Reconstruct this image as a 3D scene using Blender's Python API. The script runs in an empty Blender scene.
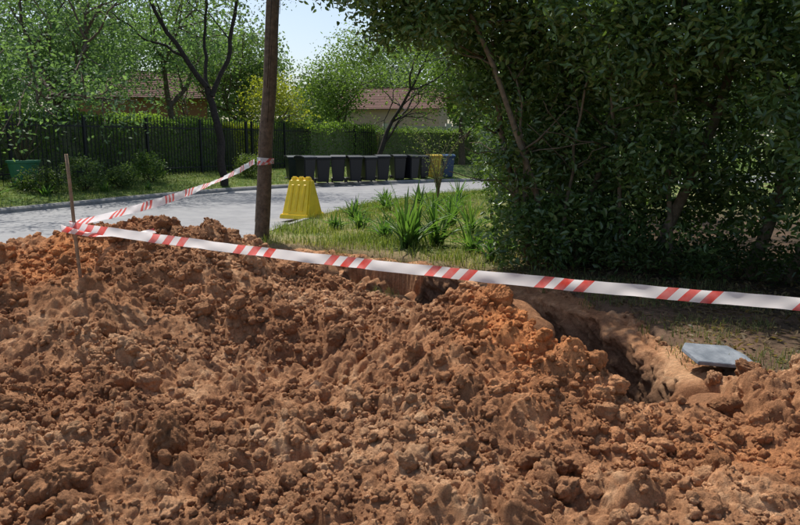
import bpy, math, numpy as np
from mathutils import Vector
rng = np.random.default_rng(7)

# ------------------------------------------------------------------ noise
def h2(ix, iy, seed):
    n = ix.astype(np.int64).astype(np.uint64)*np.uint64(374761393) + iy.astype(np.int64).astype(np.uint64)*np.uint64(668265263) + np.uint64(seed*982451653+12345)
    n &= np.uint64(0xffffffff)
    n = ((n ^ (n >> np.uint64(13)))*np.uint64(1274126177)) & np.uint64(0xffffffff)
    n = ((n ^ (n >> np.uint64(15)))*np.uint64(2246822519)) & np.uint64(0xffffffff)
    return ((n ^ (n >> np.uint64(16))) & np.uint64(0xffffff)).astype(np.float64)/float(0xffffff)
def vn(x, y, seed=0):
    ix = np.floor(x); iy = np.floor(y); fx = x-ix; fy = y-iy
    u = fx*fx*fx*(fx*(fx*6-15)+10); v = fy*fy*fy*(fy*(fy*6-15)+10)
    a = h2(ix, iy, seed); b = h2(ix+1, iy, seed); c = h2(ix, iy+1, seed); d = h2(ix+1, iy+1, seed)
    return (a*(1-u)+b*u)*(1-v)+(c*(1-u)+d*u)*v
def fbm(x, y, seed=0, o=4):
    s = 0; a = .5; t = 0
    for i in range(o):
        s = s+a*vn(x*2**i+i*17.3, y*2**i-i*9.1, seed+i); t += a; a *= .5
    return s/t
def clump(x, y, cell, seed, flat=.6, keep=.8):
    wx = x/cell + .6*(vn(x/cell*1.7, y/cell*1.7, seed+50)-.5)+.07*(vn(x/cell*5.1, y/cell*5.1, seed+52)-.5)
    wy = y/cell + .6*(vn(x/cell*1.7+7, y/cell*1.7+3, seed+51)-.5)+.07*(vn(x/cell*5.1+7, y/cell*5.1+3, seed+53)-.5)
    ix = np.floor(wx); iy = np.floor(wy)
    best = np.zeros_like(x)
    for dx in (-1, 0, 1):
        for dy in (-1, 0, 1):
            cx = ix+dx; cy = iy+dy
            px = cx+h2(cx, cy, seed); py = cy+h2(cx, cy, seed+1)
            R = .3+.5*h2(cx, cy, seed+2)
            on = h2(cx, cy, seed+3) < keep
            d2 = ((wx-px)**2+(wy-py)**2)/(R*R)
            b = np.where(on, R*np.power(np.clip(1-d2, 0, 1), .7), 0)
            best = np.maximum(best, b)
    return best*cell*flat
def sstep(a, b, x):
    t = np.clip((x-a)/(b-a), 0, 1); return t*t*(3-2*t)

def segdist(x, y, ax, ay, bx, by):
    vx = bx-ax; vy = by-ay; L = vx*vx+vy*vy
    t = np.clip(((x-ax)*vx+(y-ay)*vy)/L, 0, 1)
    return np.hypot(x-ax-t*vx, y-ay-t*vy), t

# ------------------------------------------------------------------ mesh helpers
def link(o, parent=None):
    bpy.context.scene.collection.objects.link(o)
    if parent: o.parent = parent
    return o
def build(name, V, F, mat, col=None, smooth=False, parent=None, uv=None, link_it=True):
    """F: list of int arrays (n,k)"""
    if not isinstance(F, list): F = [F]
    me = bpy.data.meshes.new(name)
    V = np.asarray(V, dtype=np.float32)
    me.vertices.add(len(V)); me.vertices.foreach_set('co', V.ravel())
    li = np.concatenate([np.asarray(f, dtype=np.int32).ravel() for f in F])
    tot = np.concatenate([np.full(len(f), np.asarray(f).shape[1], dtype=np.int32) for f in F])
    st = np.concatenate([[0], np.cumsum(tot)[:-1]]).astype(np.int32)
    me.loops.add(len(li)); me.loops.foreach_set('vertex_index', li)
    me.polygons.add(len(tot)); me.polygons.foreach_set('loop_start', st)
    me.polygons.foreach_set('use_smooth', np.full(len(tot), smooth, dtype=bool))
    me.update(calc_edges=True)
    if col is not None:
        c = np.ones((len(V), 4), dtype=np.float32); c[:, :3] = col
        at = me.color_attributes.new('col', 'FLOAT_COLOR', 'POINT'); at.data.foreach_set('color', c.ravel())
    if uv is not None:
        ul = me.uv_layers.new(name='UVMap'); ul.data.foreach_set('uv', np.asarray(uv, dtype=np.float32)[li].ravel())
    me.materials.append(mat)
    return link(bpy.data.objects.new(name, me), parent)
def empty(name, loc=(0, 0, 0), rz=0):
    o = bpy.data.objects.new(name, None); o.location = loc; o.rotation_euler = (0, 0, rz); o.empty_display_size = .2
    return link(o)

class MB:
    def __init__(s): s.V = []; s.F = {}; s.C = []; s.n = 0
    def add(s, V, F, c=(1, 1, 1)):
        V = np.asarray(V, float); s.V.append(V)
        cc = np.empty((len(V), 3)); cc[:] = c; s.C.append(cc)
        if not isinstance(F, list): F = [F]
        for f in F:
            f = np.asarray(f); s.F.setdefault(f.shape[1], []).append(f+s.n)
        s.n += len(V)
    def box(s, c, size, rz=0, taper=1.0, col=(1, 1, 1)):
        x, y, z = [d/2 for d in size]
        P = np.array([[-x, -y, -z], [x, -y, -z], [x, y, -z], [-x, y, -z], [-x*taper, -y*taper, z], [x*taper, -y*taper, z], [x*taper, y*taper, z], [-x*taper, y*taper, z]])
        cr, sr = math.cos(rz), math.sin(rz)
        P = np.stack([P[:, 0]*cr-P[:, 1]*sr, P[:, 0]*sr+P[:, 1]*cr, P[:, 2]], 1)+np.array(c)
        s.add(P, np.array([[0, 3, 2, 1], [4, 5, 6, 7], [0, 1, 5, 4], [1, 2, 6, 5], [2, 3, 7, 6], [3, 0, 4, 7]]), col)
    def tube(s, pts, rad, n=8, col=(1, 1, 1), jit=0.0, cap=True):
        pts = np.asarray(pts, float); m = len(pts); rad = np.broadcast_to(rad, (m,))
        T = np.gradient(pts, axis=0); T /= np.linalg.norm(T, axis=1)[:, None]+1e-9
        ref = np.array([1., 0, 0]) if abs(T[0][0]) < .8 else np.array([0, 1., 0])
        A = np.cross(T, ref); A /= np.linalg.norm(A, axis=1)[:, None]+1e-9; B = np.cross(T, A)
        th = np.linspace(0, 2*np.pi, n, endpoint=False)
        r = rad[:, None]*(1+jit*(rng.random((m, n))-.5))
        V = pts[:, None, :]+r[..., None]*(np.cos(th)[None, :, None]*A[:, None, :]+np.sin(th)[None, :, None]*B[:, None, :])
        i, j = np.meshgrid(np.arange(m-1), np.arange(n), indexing='ij'); j2 = (j+1) % n
        F = np.stack([i*n+j, i*n+j2, (i+1)*n+j2, (i+1)*n+j], -1).reshape(-1, 4)
        Fs = [F]
        if cap: Fs += [np.arange(n)[None, ::-1], ((m-1)*n+np.arange(n))[None, :]]
        s.add(V.reshape(-1, 3), Fs, col)
    def obj(s, name, mat, smooth=False, parent=None):
        return build(name, np.concatenate(s.V), [np.concatenate(v) for v in s.F.values()], mat, np.concatenate(s.C), smooth, parent)

def leaves(C, size, asp=.45, droop=.0, flat=False, hexa=True, up=.0):
    n = len(C); size = np.broadcast_to(size, (n,))
    d = rng.normal(size=(n, 3)); d[:, 2] = d[:, 2]*.7-droop; d /= np.linalg.norm(d, axis=1)[:, None]
    q = rng.normal(size=(n, 3)); q[:, 2] += up
    s = np.cross(d, q); s /= np.linalg.norm(s, axis=1)[:, None]+1e-9
    nn = np.cross(s, d)
    if hexa:
        a = np.array([0, .3, .7, 1, .7, .3]); b = np.array([0, -.5, -.38, 0, .38, .5]); h = np.array([0, .12, .08, -.06, .08, .12])
        K = 6; fc = np.array([[0, 1, 2, 3], [0, 3, 4, 5]])
    else:
        a = np.array([0, .5, 1, .5]); b = np.array([0, -.5, 0, .5]); h = np.array([0, .05, 0, .05]); K = 4; fc = np.array([[0, 1, 2, 3]])
    V = C[:, None, :]+size[:, None, None]*(a[None, :, None]*d[:, None, :]+asp*b[None, :, None]*s[:, None, :]+h[None, :, None]*nn[:, None, :])
    F = (np.arange(n)*K)[:, None, None]+fc[None]
    return V.reshape(-1, 3), F.reshape(-1, 4), K

# ------------------------------------------------------------------ materials
def mat_new(name):
    m = bpy.data.materials.new(name); m.use_nodes = True; nt = m.node_tree; nt.nodes.clear()
    out = nt.nodes.new('ShaderNodeOutputMaterial'); return m, nt, out
def attr(nt):
    a = nt.nodes.new('ShaderNodeAttribute'); a.attribute_name = 'col'; return a
def mulcol(nt, a, b):
    m = nt.nodes.new('ShaderNodeMix'); m.data_type = 'RGBA'; m.blend_type = 'MULTIPLY'; m.inputs[0].default_value = 1
    nt.links.new(a, m.inputs[6]); nt.links.new(b, m.inputs[7]); return m.outputs[2]
def noisecol(nt, scale, lo, hi, detail=6, rough=.6):
    tc = nt.nodes.new('ShaderNodeTexCoord'); n = nt.nodes.new('ShaderNodeTexNoise'); n.inputs['Scale'].default_value = scale
    n.inputs['Detail'].default_value = detail; n.inputs['Roughness'].default_value = rough
    nt.links.new(tc.outputs['Object'], n.inputs['Vector'])
    r = nt.nodes.new('ShaderNodeValToRGB'); r.color_ramp.elements[0].position = .3; r.color_ramp.elements[1].position = .7
    r.color_ramp.elements[0].color = (*lo, 1); r.color_ramp.elements[1].color = (*hi, 1)
    nt.links.new(n.outputs[0], r.inputs[0]); return r.outputs[0], n.outputs[0]
def bump(nt, h, strength, dist, normal=None):
    b = nt.nodes.new('ShaderNodeBump'); b.inputs['Strength'].default_value = strength; b.inputs['Distance'].default_value = dist
    nt.links.new(h, b.inputs['Height'])
    if normal: nt.links.new(normal, b.inputs['Normal'])
    return b.outputs[0]
def surf(name, lo, hi, scale=8, rough=.8, usecol=False, bs=.4, bd=.01, bscale=None, spec=.3, metallic=0):
    m, nt, out = mat_new(name); p = nt.nodes.new('ShaderNodeBsdfPrincipled')
    c, f = noisecol(nt, scale, lo, hi)
    if usecol: c = mulcol(nt, c, attr(nt).outputs['Color'])
    nt.links.new(c, p.inputs['Base Color']); p.inputs['Roughness'].default_value = rough
    p.inputs['Specular IOR Level'].default_value = spec; p.inputs['Metallic'].default_value = metallic
    if bscale: _, f = noisecol(nt, bscale, (0, 0, 0), (1, 1, 1), 8, .7)
    if bs: nt.links.new(bump(nt, f, bs, bd), p.inputs['Normal'])
    nt.links.new(p.outputs[0], out.inputs[0]); return m
def leafmat(name, trans=.35, rough=.45, spec=.4, tint=(1.25, 1.35, .55)):
    m, nt, out = mat_new(name); p = nt.nodes.new('ShaderNodeBsdfPrincipled'); t = nt.nodes.new('ShaderNodeBsdfTranslucent')
    a = attr(nt).outputs['Color']
    c, f = noisecol(nt, 3, (.75, .75, .75), (1.2, 1.2, 1.2)); c = mulcol(nt, c, a)
    nt.links.new(c, p.inputs['Base Color']); p.inputs['Roughness'].default_value = rough; p.inputs['Specular IOR Level'].default_value = spec
    rgb = nt.nodes.new('ShaderNodeRGB'); rgb.outputs[0].default_value = (*tint, 1)
    nt.links.new(mulcol(nt, c, rgb.outputs[0]), t.inputs[0])
    mx = nt.nodes.new('ShaderNodeMixShader'); mx.inputs[0].default_value = trans
    nt.links.new(p.outputs[0], mx.inputs[1]); nt.links.new(t.outputs[0], mx.inputs[2]); nt.links.new(mx.outputs[0], out.inputs[0]); return m

def soilmat():
    m, nt, out = mat_new('soil'); p = nt.nodes.new('ShaderNodeBsdfPrincipled')
    c, f = noisecol(nt, 28, (.70, .68, .67), (1.30, 1.30, 1.28), 8, .7)
    c2, f2 = noisecol(nt, 150, (.76, .76, .76), (1.25, 1.25, 1.25), 6, .7)
    c = mulcol(nt, mulcol(nt, c, attr(nt).outputs['Color']), c2)
    nt.links.new(c, p.inputs['Base Color']); p.inputs['Roughness'].default_value = .95; p.inputs['Specular IOR Level'].default_value = .08
    b1 = bump(nt, f, 1.0, .04); b2 = bump(nt, f2, 1.0, .011, b1)
    nt.links.new(b2, p.inputs['Normal']); nt.links.new(p.outputs[0], out.inputs[0]); return m
M_soil = soilmat()
M_ground = surf('ground_mat', (.75, .75, .75), (1.25, 1.25, 1.25), 12, .95, True, .6, .03, 40, .1)
M_asph = surf('asphalt', (.17, .17, .178), (.27, .267, .265), 2.2, .7, False, .4, .005, 160, .4)
M_kerb = surf('kerb_concrete', (.2, .19, .175), (.33, .32, .3), 5, .9, False, .4, .01, 60)
M_leaf = leafmat('leaf_glossy', .33, .32, .65)
M_leaf2 = leafmat('leaf_soft', .5, .5, .35)
M_grass = leafmat('grass_blade', .4, .6, .25, (1.15, 1.15, .6))
M_bark = surf('bark', (.5, .5, .5), (1.25, 1.2, 1.15), 14, .9, True, .8, .02, 30, .15)
M_iron = surf('black_iron', (.012, .012, .013), (.025, .025, .026), 10, .5, False, 0)
M_plast = surf('plastic', (.85, .85, .85), (1.1, 1.1, 1.1), 6, .42, True, .1, .004, 30, .45)
M_paint = surf('wall_plaster', (.85, .85, .85), (1.08, 1.08, 1.08), 1.5, .9, True, .2, .01, 20)
M_conc = surf('concrete_slab_mat', (.13, .15, .17), (.30, .32, .34), 9, .85, False, .8, .01, 50, .15)

# ------------------------------------------------------------------ terrain definition
near = [(-6.2, -30), (-5.6, -6), (-4.9, 2), (-3.9, 7), (-2.85, 11.1), (-1.75, 16.2), (0, 20.6), (2.6, 23.6), (7, 26), (15, 28.6), (60, 38)]
far = [(-20, -30), (-17.5, -6), (-15.5, 4), (-12.8, 11), (-9.7, 16.7), (-6.9, 23.0), (-3.9, 27.0), (0, 29.6), (4.5, 31.6), (13, 35), (58, 46)]
def catm(P, k=6):
    P = np.array(P, float); P = np.vstack([2*P[0]-P[1], P, 2*P[-1]-P[-2]]); o = []
    for i in range(1, len(P)-2):
        for t in np.linspace(0, 1, k, endpoint=False):
            o.append(.5*((2*P[i])+(-P[i-1]+P[i+1])*t+(2*P[i-1]-5*P[i]+4*P[i+1]-P[i+2])*t*t+(-P[i-1]+3*P[i]-3*P[i+1]+P[i+2])*t**3))
    o.append(P[-2]); return np.array(o)
NE = catm(near); FE = catm(far)
poly = np.vstack([NE, FE[::-1]])
def polyd(x, y, L):
    d = np.full(x.shape, 1e9)
    for i in range(len(L)-1):
        d = np.minimum(d, segdist(x, y, *L[i], *L[i+1])[0])
    return d
def roadsd(x, y):
    d = np.minimum(polyd(x, y, NE), polyd(x, y, FE))
    ins = np.zeros(x.shape, bool); j = len(poly)-1
    for i in range(len(poly)):
        xi, yi = poly[i]; xj, yj = poly[j]
        c = ((yi > y) != (yj > y)) & (x < (xj-xi)*(y-yi)/((yj-yi) if yj != yi else 1e-9)+xi)
        ins ^= c; j = i
    return np.where(ins, -d, d)
def farside(x, y):
    dn = polyd(x, y, NE); df = polyd(x, y, FE)
    return np.where(df < dn, df, 0)
def g_base(x, y):
    sd = roadsd(x, y); f = farside(x, y)
    z = np.where(sd > 0, np.minimum(.38, .09*f), 0)
    z = z + np.where(sd > .2, .03*(fbm(x*.8, y*.8, 5)-.5)+.02*(fbm(x*5, y*5, 8)-.5), 0)*sstep(.2, .8, sd)
    return z, sd
trench = [(-2.0, 10.15), (-1.1, 9.5), (-.35, 8.9), (.35, 8.1), (1.1, 7.0), (1.44, 5.9), (1.45, 4.6)]
WID = .56
def trd(x, y):
    d = np.full(x.shape, 1e9)
    for i in range(len(trench)-1): d = np.minimum(d, segdist(x, y, *trench[i], *trench[i+1])[0])
    return d
def twid(x, y): return WID+.30*(fbm(x*2.2, y*2.2, 31)-.5)+.06*(fbm(x*7, y*7, 33)-.5)
def tcut(d, w): return 1.3*sstep(w+.16, w+.02, d)+.06*sstep(w+.35, w, d)
caps = [(-3.5, 5.2, .42, -2.75, 5.8, .82, .46), (-2.75, 5.8, .87, -2.05, 6.0, .88, .44), (-2.05, 6.0, .86, -1.35, 6.2, .42, .46),
        (-1.35, 6.2, .40, -.1, 5.4, .28, .42), (-.1, 5.4, .26, .64, 4.5, .60, .46), (.64, 4.5, .60, .86, 4.2, .24, .65), (.86, 4.2, .20, 1.08, 3.8, -.04, .55),
        (.55, 4.35, .54, .1, 3.4, .28, .45), (-.2, 3.2, .20, .3, 2.6, .10, .4), (-2.4, 5.7, .84, -2.1, 4.3, .42, .5),
        (1.4, 3.3, .0, 3.4, 4.2, .11, .40), (2.3, 4.1, .16, 3.2, 4.2, .18, .45), (-1.0, 3.7, .18, -.4, 3.5, .16, .30), (-2.4, 3.5, .26, -1.2, 3.2, .20, .34), (-4, 2.3, .07, 3, 2.2, .05, .06), (2.2, 3.3, .08, 3.6, 3.2, .10, .2), (1.0, 2.9, .08, 1.7, 2.8, .06, .35),
        (-1.9, 9.2, .20, -1.0, 8.7, .18, .5), (-2.6, 10.3, .12, -2.3, 10.0, .16, .5)]
def mound(x, y):
    k = 20.; s = np.zeros(x.shape)
    for ax, ay, ah, bx, by, bh, sl in caps:
        d, t = segdist(x, y, ax, ay, bx, by)
        s += np.exp(k*(ah+(bh-ah)*t-sl*(np.sqrt(d*d+.02)-.14)))
    return np.log(s+1e-9)/k
def terrain(x, y):
    g, sd = g_base(x, y)
    m = mound(x, y)
    d = trd(x, y)
    w = twid(x, y)
    near_tr = sstep(w-.02, w+.28, d)
    mm = np.maximum(m, 0)*near_tr
    T = g+mm-tcut(d, w)
    edge = .06*(fbm(x*3, y*3, 41)-.5)
    s = np.maximum(sstep(-.02, .06, m+edge), sstep(w+.42, w+.26, d+edge*3))
    return g, T, s, sd, d, w, m

# ------------------------------------------------------------------ soil patch (mound + trench)
xs = np.arange(-5.2, 4.3, .009)
ys = [1.25]
while ys[-1] < 11.0: ys.append(ys[-1]+max(.0065, .0021*ys[-1]))
ys = np.array(ys)
X, Y = np.meshgrid(xs, ys)
Xc, Yc = np.meshgrid(np.arange(-5.3, 4.5, .03), np.arange(1.2, 11.1, .03))
def bil(F, x, y):
    fx = np.clip((x+5.3)/.03, 0, F.shape[1]-1.001); fy = np.clip((y-1.2)/.03, 0, F.shape[0]-1.001)
    i = fx.astype(int); j = fy.astype(int); u = fx-i; v = fy-j
    return (F[j, i]*(1-u)+F[j, i+1]*u)*(1-v)+(F[j+1, i]*(1-u)+F[j+1, i+1]*u)*v
gC, _, _, _ , _, _, mC = terrain(Xc, Yc)
G = bil(gC, X, Y); Mm = bil(mC, X, Y)
D = trd(X, Y); W = twid(X, Y)
T = G+np.maximum(Mm, 0)*sstep(W-.02, W+.28, D)-tcut(D, W)
edge = .06*(fbm(X*3, Y*3, 41)-.5)
S = np.maximum(sstep(-.02, .06, Mm+edge), sstep(W+.42, W+.26, D+edge*3))
amp = .4+.6*sstep(0., .12, Mm)
rough_zone = .45+1.1*sstep(.35, .65, fbm(X*1.3, Y*1.3, 61))
CL = .14*(fbm(X*1.9, Y*1.9, 71, 3)-.5)
CL = CL+clump(X, Y, .34, 95, .38, .45)*.9
CL = CL+clump(X, Y, .19, 101, .46, .5)*rough_zone*.9
CL = CL+clump(X, Y, .10, 111, .5, .65)*rough_zone*.8
CL = CL+clump(X+CL*.5, Y+CL*.5, .05, 121, .55, .7)*(.5+.6*rough_zone)
CL = CL+clump(X, Y, .024, 131, .6, .8)*.9
CL = CL+.018*(fbm(X*30, Y*30, 141, 3)-.5)
Z = (G-.1)*(1-S)+(T+CL*amp-.045)*S
def soilcol(x, y, z, r=None):
    x2 = x+z*.7; y2 = y-z*.6
    a = fbm(x*1.6+3, y*1.6, 201, 4); b = fbm(x2*7, y2*7, 211, 4); c = fbm(x2*26, y2*26, 221, 3)
    mid = np.array([.53, .292, .160]); dark = np.array([.37, .192, .104]); tan = np.array([.76, .50, .30]); ora = np.array([.78, .31, .115])
    t1 = sstep(.36, .62, .5*a+.5*b)[..., None]; t2 = sstep(.50, .72, .35*a+.3*b+.35*c)[..., None]
    col = dark*(1-t1)+mid*t1
    col = col*(1-t2)+tan*t2
    o = np.exp(-(((x-.8)/.38)**2+((y-4.2)/.5)**2))*1.1+.7*np.exp(-(((x+2.75)/.5)**2+((y-5.4)/.6)**2))+.35*np.exp(-(((x-1.7)/.8)**2+((y-3.35)/.4)**2))+.18
    o = np.clip(o*(.1+1.5*b), 0, .9)[..., None]
    return col*(1-o)+ora*(.75+.5*c[..., None])*o
colS = soilcol(X, Y, Z)
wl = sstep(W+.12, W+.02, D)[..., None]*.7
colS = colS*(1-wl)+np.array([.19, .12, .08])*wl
ny, nx = X.shape
idx = np.arange(ny*nx).reshape(ny, nx)
F = np.stack([idx[:-1, :-1], idx[:-1, 1:], idx[1:, 1:], idx[1:, :-1]], -1).reshape(-1, 4)
keepf = (S[:-1, :-1]+S[1:, 1:]).ravel() > 0.02
DX = .02*(fbm(X*14, Y*14+Z*14, 151, 2)-.5)*S; DY = .02*(fbm(X*14+9, Y*14-Z*14, 155, 2)-.5)*S
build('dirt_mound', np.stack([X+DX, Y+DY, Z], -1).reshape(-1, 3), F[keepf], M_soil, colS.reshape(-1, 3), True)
mound_obj = bpy.data.objects['dirt_mound']
def zsoil(x, y):
    i = np.clip(((x+5.2)/.009).astype(int), 0, nx-1); j = np.clip(np.searchsorted(ys, y), 0, ny-1)
    return Z[j, i], S[j, i], D[j, i]-W[j, i], Mm[j, i]

# excavated trench walls: a closed ring swept round the trench, pushed in and out by noise
TP = np.array(trench); seg = np.linalg.norm(np.diff(TP, axis=0), axis=1); cum = np.concatenate([[0], np.cumsum(seg)])
u = np.arange(0, cum[-1], .018); CPt = np.stack([np.interp(u, cum, TP[:, i]) for i in range(2)], 1)
ker = np.ones(21)/21; pad = np.vstack([np.repeat(CPt[:1], 10, 0), CPt, np.repeat(CPt[-1:], 10, 0)]); CPs = np.stack([np.convolve(pad[:, i], ker, 'valid') for i in range(2)], 1)
tg = np.gradient(CPs, axis=0); tg /= np.linalg.norm(tg, axis=1)[:, None]+1e-9; nr = np.stack([-tg[:, 1], tg[:, 0]], 1)
def arc(c, t0, n=60):
    a0 = math.atan2(t0[1], t0[0]); th = np.linspace(a0+math.pi/2, a0-math.pi/2, n)[1:-1]; return np.repeat(c[None], n-2, 0), np.stack([np.cos(th), np.sin(th)], 1)
c1, n1 = arc(TP[-1], tg[-5]); c2, n2 = arc(TP[0], -tg[5])
RC = np.concatenate([CPt, c1, CPt[::-1], c2]); RN = np.concatenate([nr, n1, -nr[::-1], n2])
rowsz = np.linspace(0, 1, 62); m_ = len(RC)
wR = twid(RC[:, 0]+RN[:, 0]*.5, RC[:, 1]+RN[:, 1]*.5)
outx = RC[:, 0]+RN[:, 0]*(wR+.19); outy = RC[:, 1]+RN[:, 1]*(wR+.19); rimz = zsoil(outx, outy)[0]
rimz = np.convolve(np.concatenate([rimz[-4:], rimz, rimz[:4]]), np.ones(9)/9, 'valid')
Vw = []
for q in rowsz:
    if q < .1:
        tq = q/.1; off = wR+.19-.19*np.sin(tq*np.pi/2); z = rimz-.012-.05*(1-np.cos(tq*np.pi/2))
    else:
        tq = (q-.1)/.9; off = wR-.10*tq-.12*sstep(.75, 1, tq); z = rimz-.062-1.15*tq
    bx = RC[:, 0]+RN[:, 0]*off; by = RC[:, 1]+RN[:, 1]*off
    am = sstep(.0, .14, np.array(q))
    nz = .20*(fbm(bx*2.5+z*2.2, by*2.5-z*1.9, 701, 3)-.5)+.13*(fbm(bx*8+z*9, by*8-z*7, 705, 3)-.5)+.05*(fbm(bx*26+z*29, by*26-z*23, 709, 3)-.5)
    lump = clump(bx*.8+by*.6+0*z, z*1.0+bx*.3, .16, 720, .35, .6)+clump(bx*.8+by*.6, z, .06, 730, .4, .6)
    o2_ = (nz-lump)*am
    Vw.append(np.stack([bx+RN[:, 0]*o2_, by+RN[:, 1]*o2_, z+.03*(fbm(bx*10, by*10, 740)-.5)*am], 1))
Vw = np.array(Vw); i, j = np.meshgrid(np.arange(len(rowsz)-1), np.arange(m_), indexing='ij'); j2 = (j+1) % m_
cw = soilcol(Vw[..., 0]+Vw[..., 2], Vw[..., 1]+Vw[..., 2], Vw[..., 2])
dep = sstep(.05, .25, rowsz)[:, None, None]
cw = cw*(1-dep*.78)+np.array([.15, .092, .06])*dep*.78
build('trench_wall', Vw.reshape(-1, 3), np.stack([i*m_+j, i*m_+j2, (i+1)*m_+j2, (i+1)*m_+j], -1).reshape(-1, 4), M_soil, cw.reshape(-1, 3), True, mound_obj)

# clods
def ico(sub):
    import bmesh
    bm = bmesh.new(); bmesh.ops.create_icosphere(bm, subdivisions=sub, radius=1)
    V = np.array([v.co[:] for v in bm.verts]); Fc = np.array([[v.index for v in f.verts] for f in bm.faces]); bm.free(); return V, Fc
def template(V, seed):
    r = np.random.default_rng(seed)
    Q = V.copy(); n = len(V)
    dirs = r.normal(size=(30, 3)); dirs /= np.linalg.norm(dirs, axis=1)[:, None]
    dist = np.arccos(np.clip(V@dirs.T, -1, 1)); R = .25+.45*r.random(30)
    b = (np.clip(1-(dist/R)**2, 0, 1)**.6*(.08+.32*r.random(30))).max(1)
    rad = .70+b
    pl = r.normal(size=(6, 3)); pl /= np.linalg.norm(pl, axis=1)[:, None]
    Q = Q*rad[:, None]
    for k in range(6):
        dd = Q@pl[k]; lim = .6+.25*r.random(); ex = np.clip(dd-lim, 0, None); Q -= ex[:, None]*pl[k]*.75
    if n > 100:
        f = 6.; Q *= (1+.18*(vn(V[:, 0]*f+V[:, 2]*4, V[:, 1]*f-V[:, 2]*5, seed)-.5)+.14*(vn(V[:, 0]*15+V[:, 2]*9, V[:, 1]*15-V[:, 2]*13, seed+1)-.5))[:, None]
    if n > 600:
        Q *= (1+.10*(vn(V[:, 0]*34+V[:, 2]*19, V[:, 1]*34-V[:, 2]*23, seed+2)-.5))[:, None]
    Q *= np.array([1, .75+.3*r.random(), .6+.3*r.random()]); return Q
def clods(N, sub, rmin, rmax, pts=None, cap=.12):
    V0, F0 = ico(sub); temps = [template(V0, 900+sub*50+i) for i in range(9)]
    if pts is None:
        P = []; tot = 0
        while tot < N:
            x = rng.uniform(-4.9, 4.0, 4*N); y = 1.4+9.3*rng.random(4*N)**1.35
            z, s, d, m = zsoil(x, y)
            ok = (s > .6) & (d > .20) & (rng.random(4*N) < .15+1.1*sstep(.35, .65, fbm(x*1.7, y*1.7, 301))) & (rng.random(4*N) < .3+.7*sstep(0, .1, m))
            P.append(np.stack([x, y, z], 1)[ok]); tot += ok.sum()
        P = np.concatenate(P)[:N]; r = rmin*(rmax/rmin)**(rng.random(N)**1.6)
        if sub >= 4: P[:, 2] -= r*.15
    else:
        P = np.array(pts, float); r = P[:, 3]; P = P[:, :3].copy(); P[:, 2] = zsoil(P[:, 0], P[:, 1])[0]-r*.25; N = len(P)
    A = rng.normal(size=(N, 4)); A /= np.linalg.norm(A, axis=1)[:, None]
    w, x, y, z = A.T
    R = np.stack([1-2*(y*y+z*z), 2*(x*y-z*w), 2*(x*z+y*w), 2*(x*y+z*w), 1-2*(x*x+z*z), 2*(y*z-x*w), 2*(x*z-y*w), 2*(y*z+x*w), 1-2*(x*x+y*y)], 1).reshape(-1, 3, 3)
    ti = rng.integers(0, 9, N); TV = np.array(temps)[ti]
    V = np.einsum('nij,nkj->nki', R, TV)*r[:, None, None]
    V += P[:, None, :]; V[..., 2] += (r*.25)[:, None]
    K = len(V0); Fx = (np.arange(N)*K)[:, None, None]+F0[None]
    c = soilcol(P[:, 0], P[:, 1], P[:, 2])*(.82+.36*rng.random(N))[:, None]
    return V.reshape(-1, 3), Fx.reshape(-1, 3), np.repeat(c, K, 0)
big = [(-1.50, 2.95, 0, .18), (-1.10, 3.12, 0, .14), (-.25, 3.75, 0, .11), (.1, 4.05, 0, .11), (.4, 4.3, 0, .12), (-1.25, 5.9, 0, .13), (-1.0, 6.1, 0, .12), (-1.5, 6.2, 0, .11), (.64, 4.5, 0, .12), (.74, 4.38, 0, .10),
       (-2.3, 3.1, 0, .12), (-.6, 2.9, 0, .10), (.9, 3.0, 0, .10), (1.5, 3.1, 0, .12), (1.9, 3.9, 0, .11), (2.25, 4.3, 0, .12), (1.75, 3.5, 0, .09), (-1.9, 5.9, 0, .1), (-2.6, 5.7, 0, .1), (.25, 3.1, 0, .09),
       (2.6, 4.3, 0, .13), (2.1, 3.1, 0, .11), (-1.7, 4.4, 0, .11), (-.6, 4.7, 0, .11), (-1.0, 8.8, 0, .13), (-1.6, 9.1, 0, .12), (2.12, 4.6, 0, .09), (2.2, 4.7, 0, .07), (-2.0, 2.6, 0, .10),
       (-.75, 5.7, 0, .11), (-.35, 5.45, 0, .09), (-2.9, 4.9, 0, .1), (-1.2, 4.9, 0, .09), (.0, 4.9, 0, .1), (1.2, 3.3, 0, .1), (-.9, 4.1, 0, .1), (.55, 3.6, 0, .1), (-2.75, 4.2, 0, .1)]
o1 = clods(0, 5, 0, 0, big); o2 = clods(850, 4, .035, .09); o3 = clods(6500, 3, .015, .042); o4 = clods(30000, 2, .005, .017)
VV = []; FF = []; CC = []; n0 = 0
for v, f, c in (o1, o2, o3, o4):
    VV.append(v); FF.append(f+n0); CC.append(c); n0 += len(v)
build('soil_clods', np.concatenate(VV), np.concatenate(FF), M_soil, np.concatenate(CC), True, mound_obj)

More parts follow.
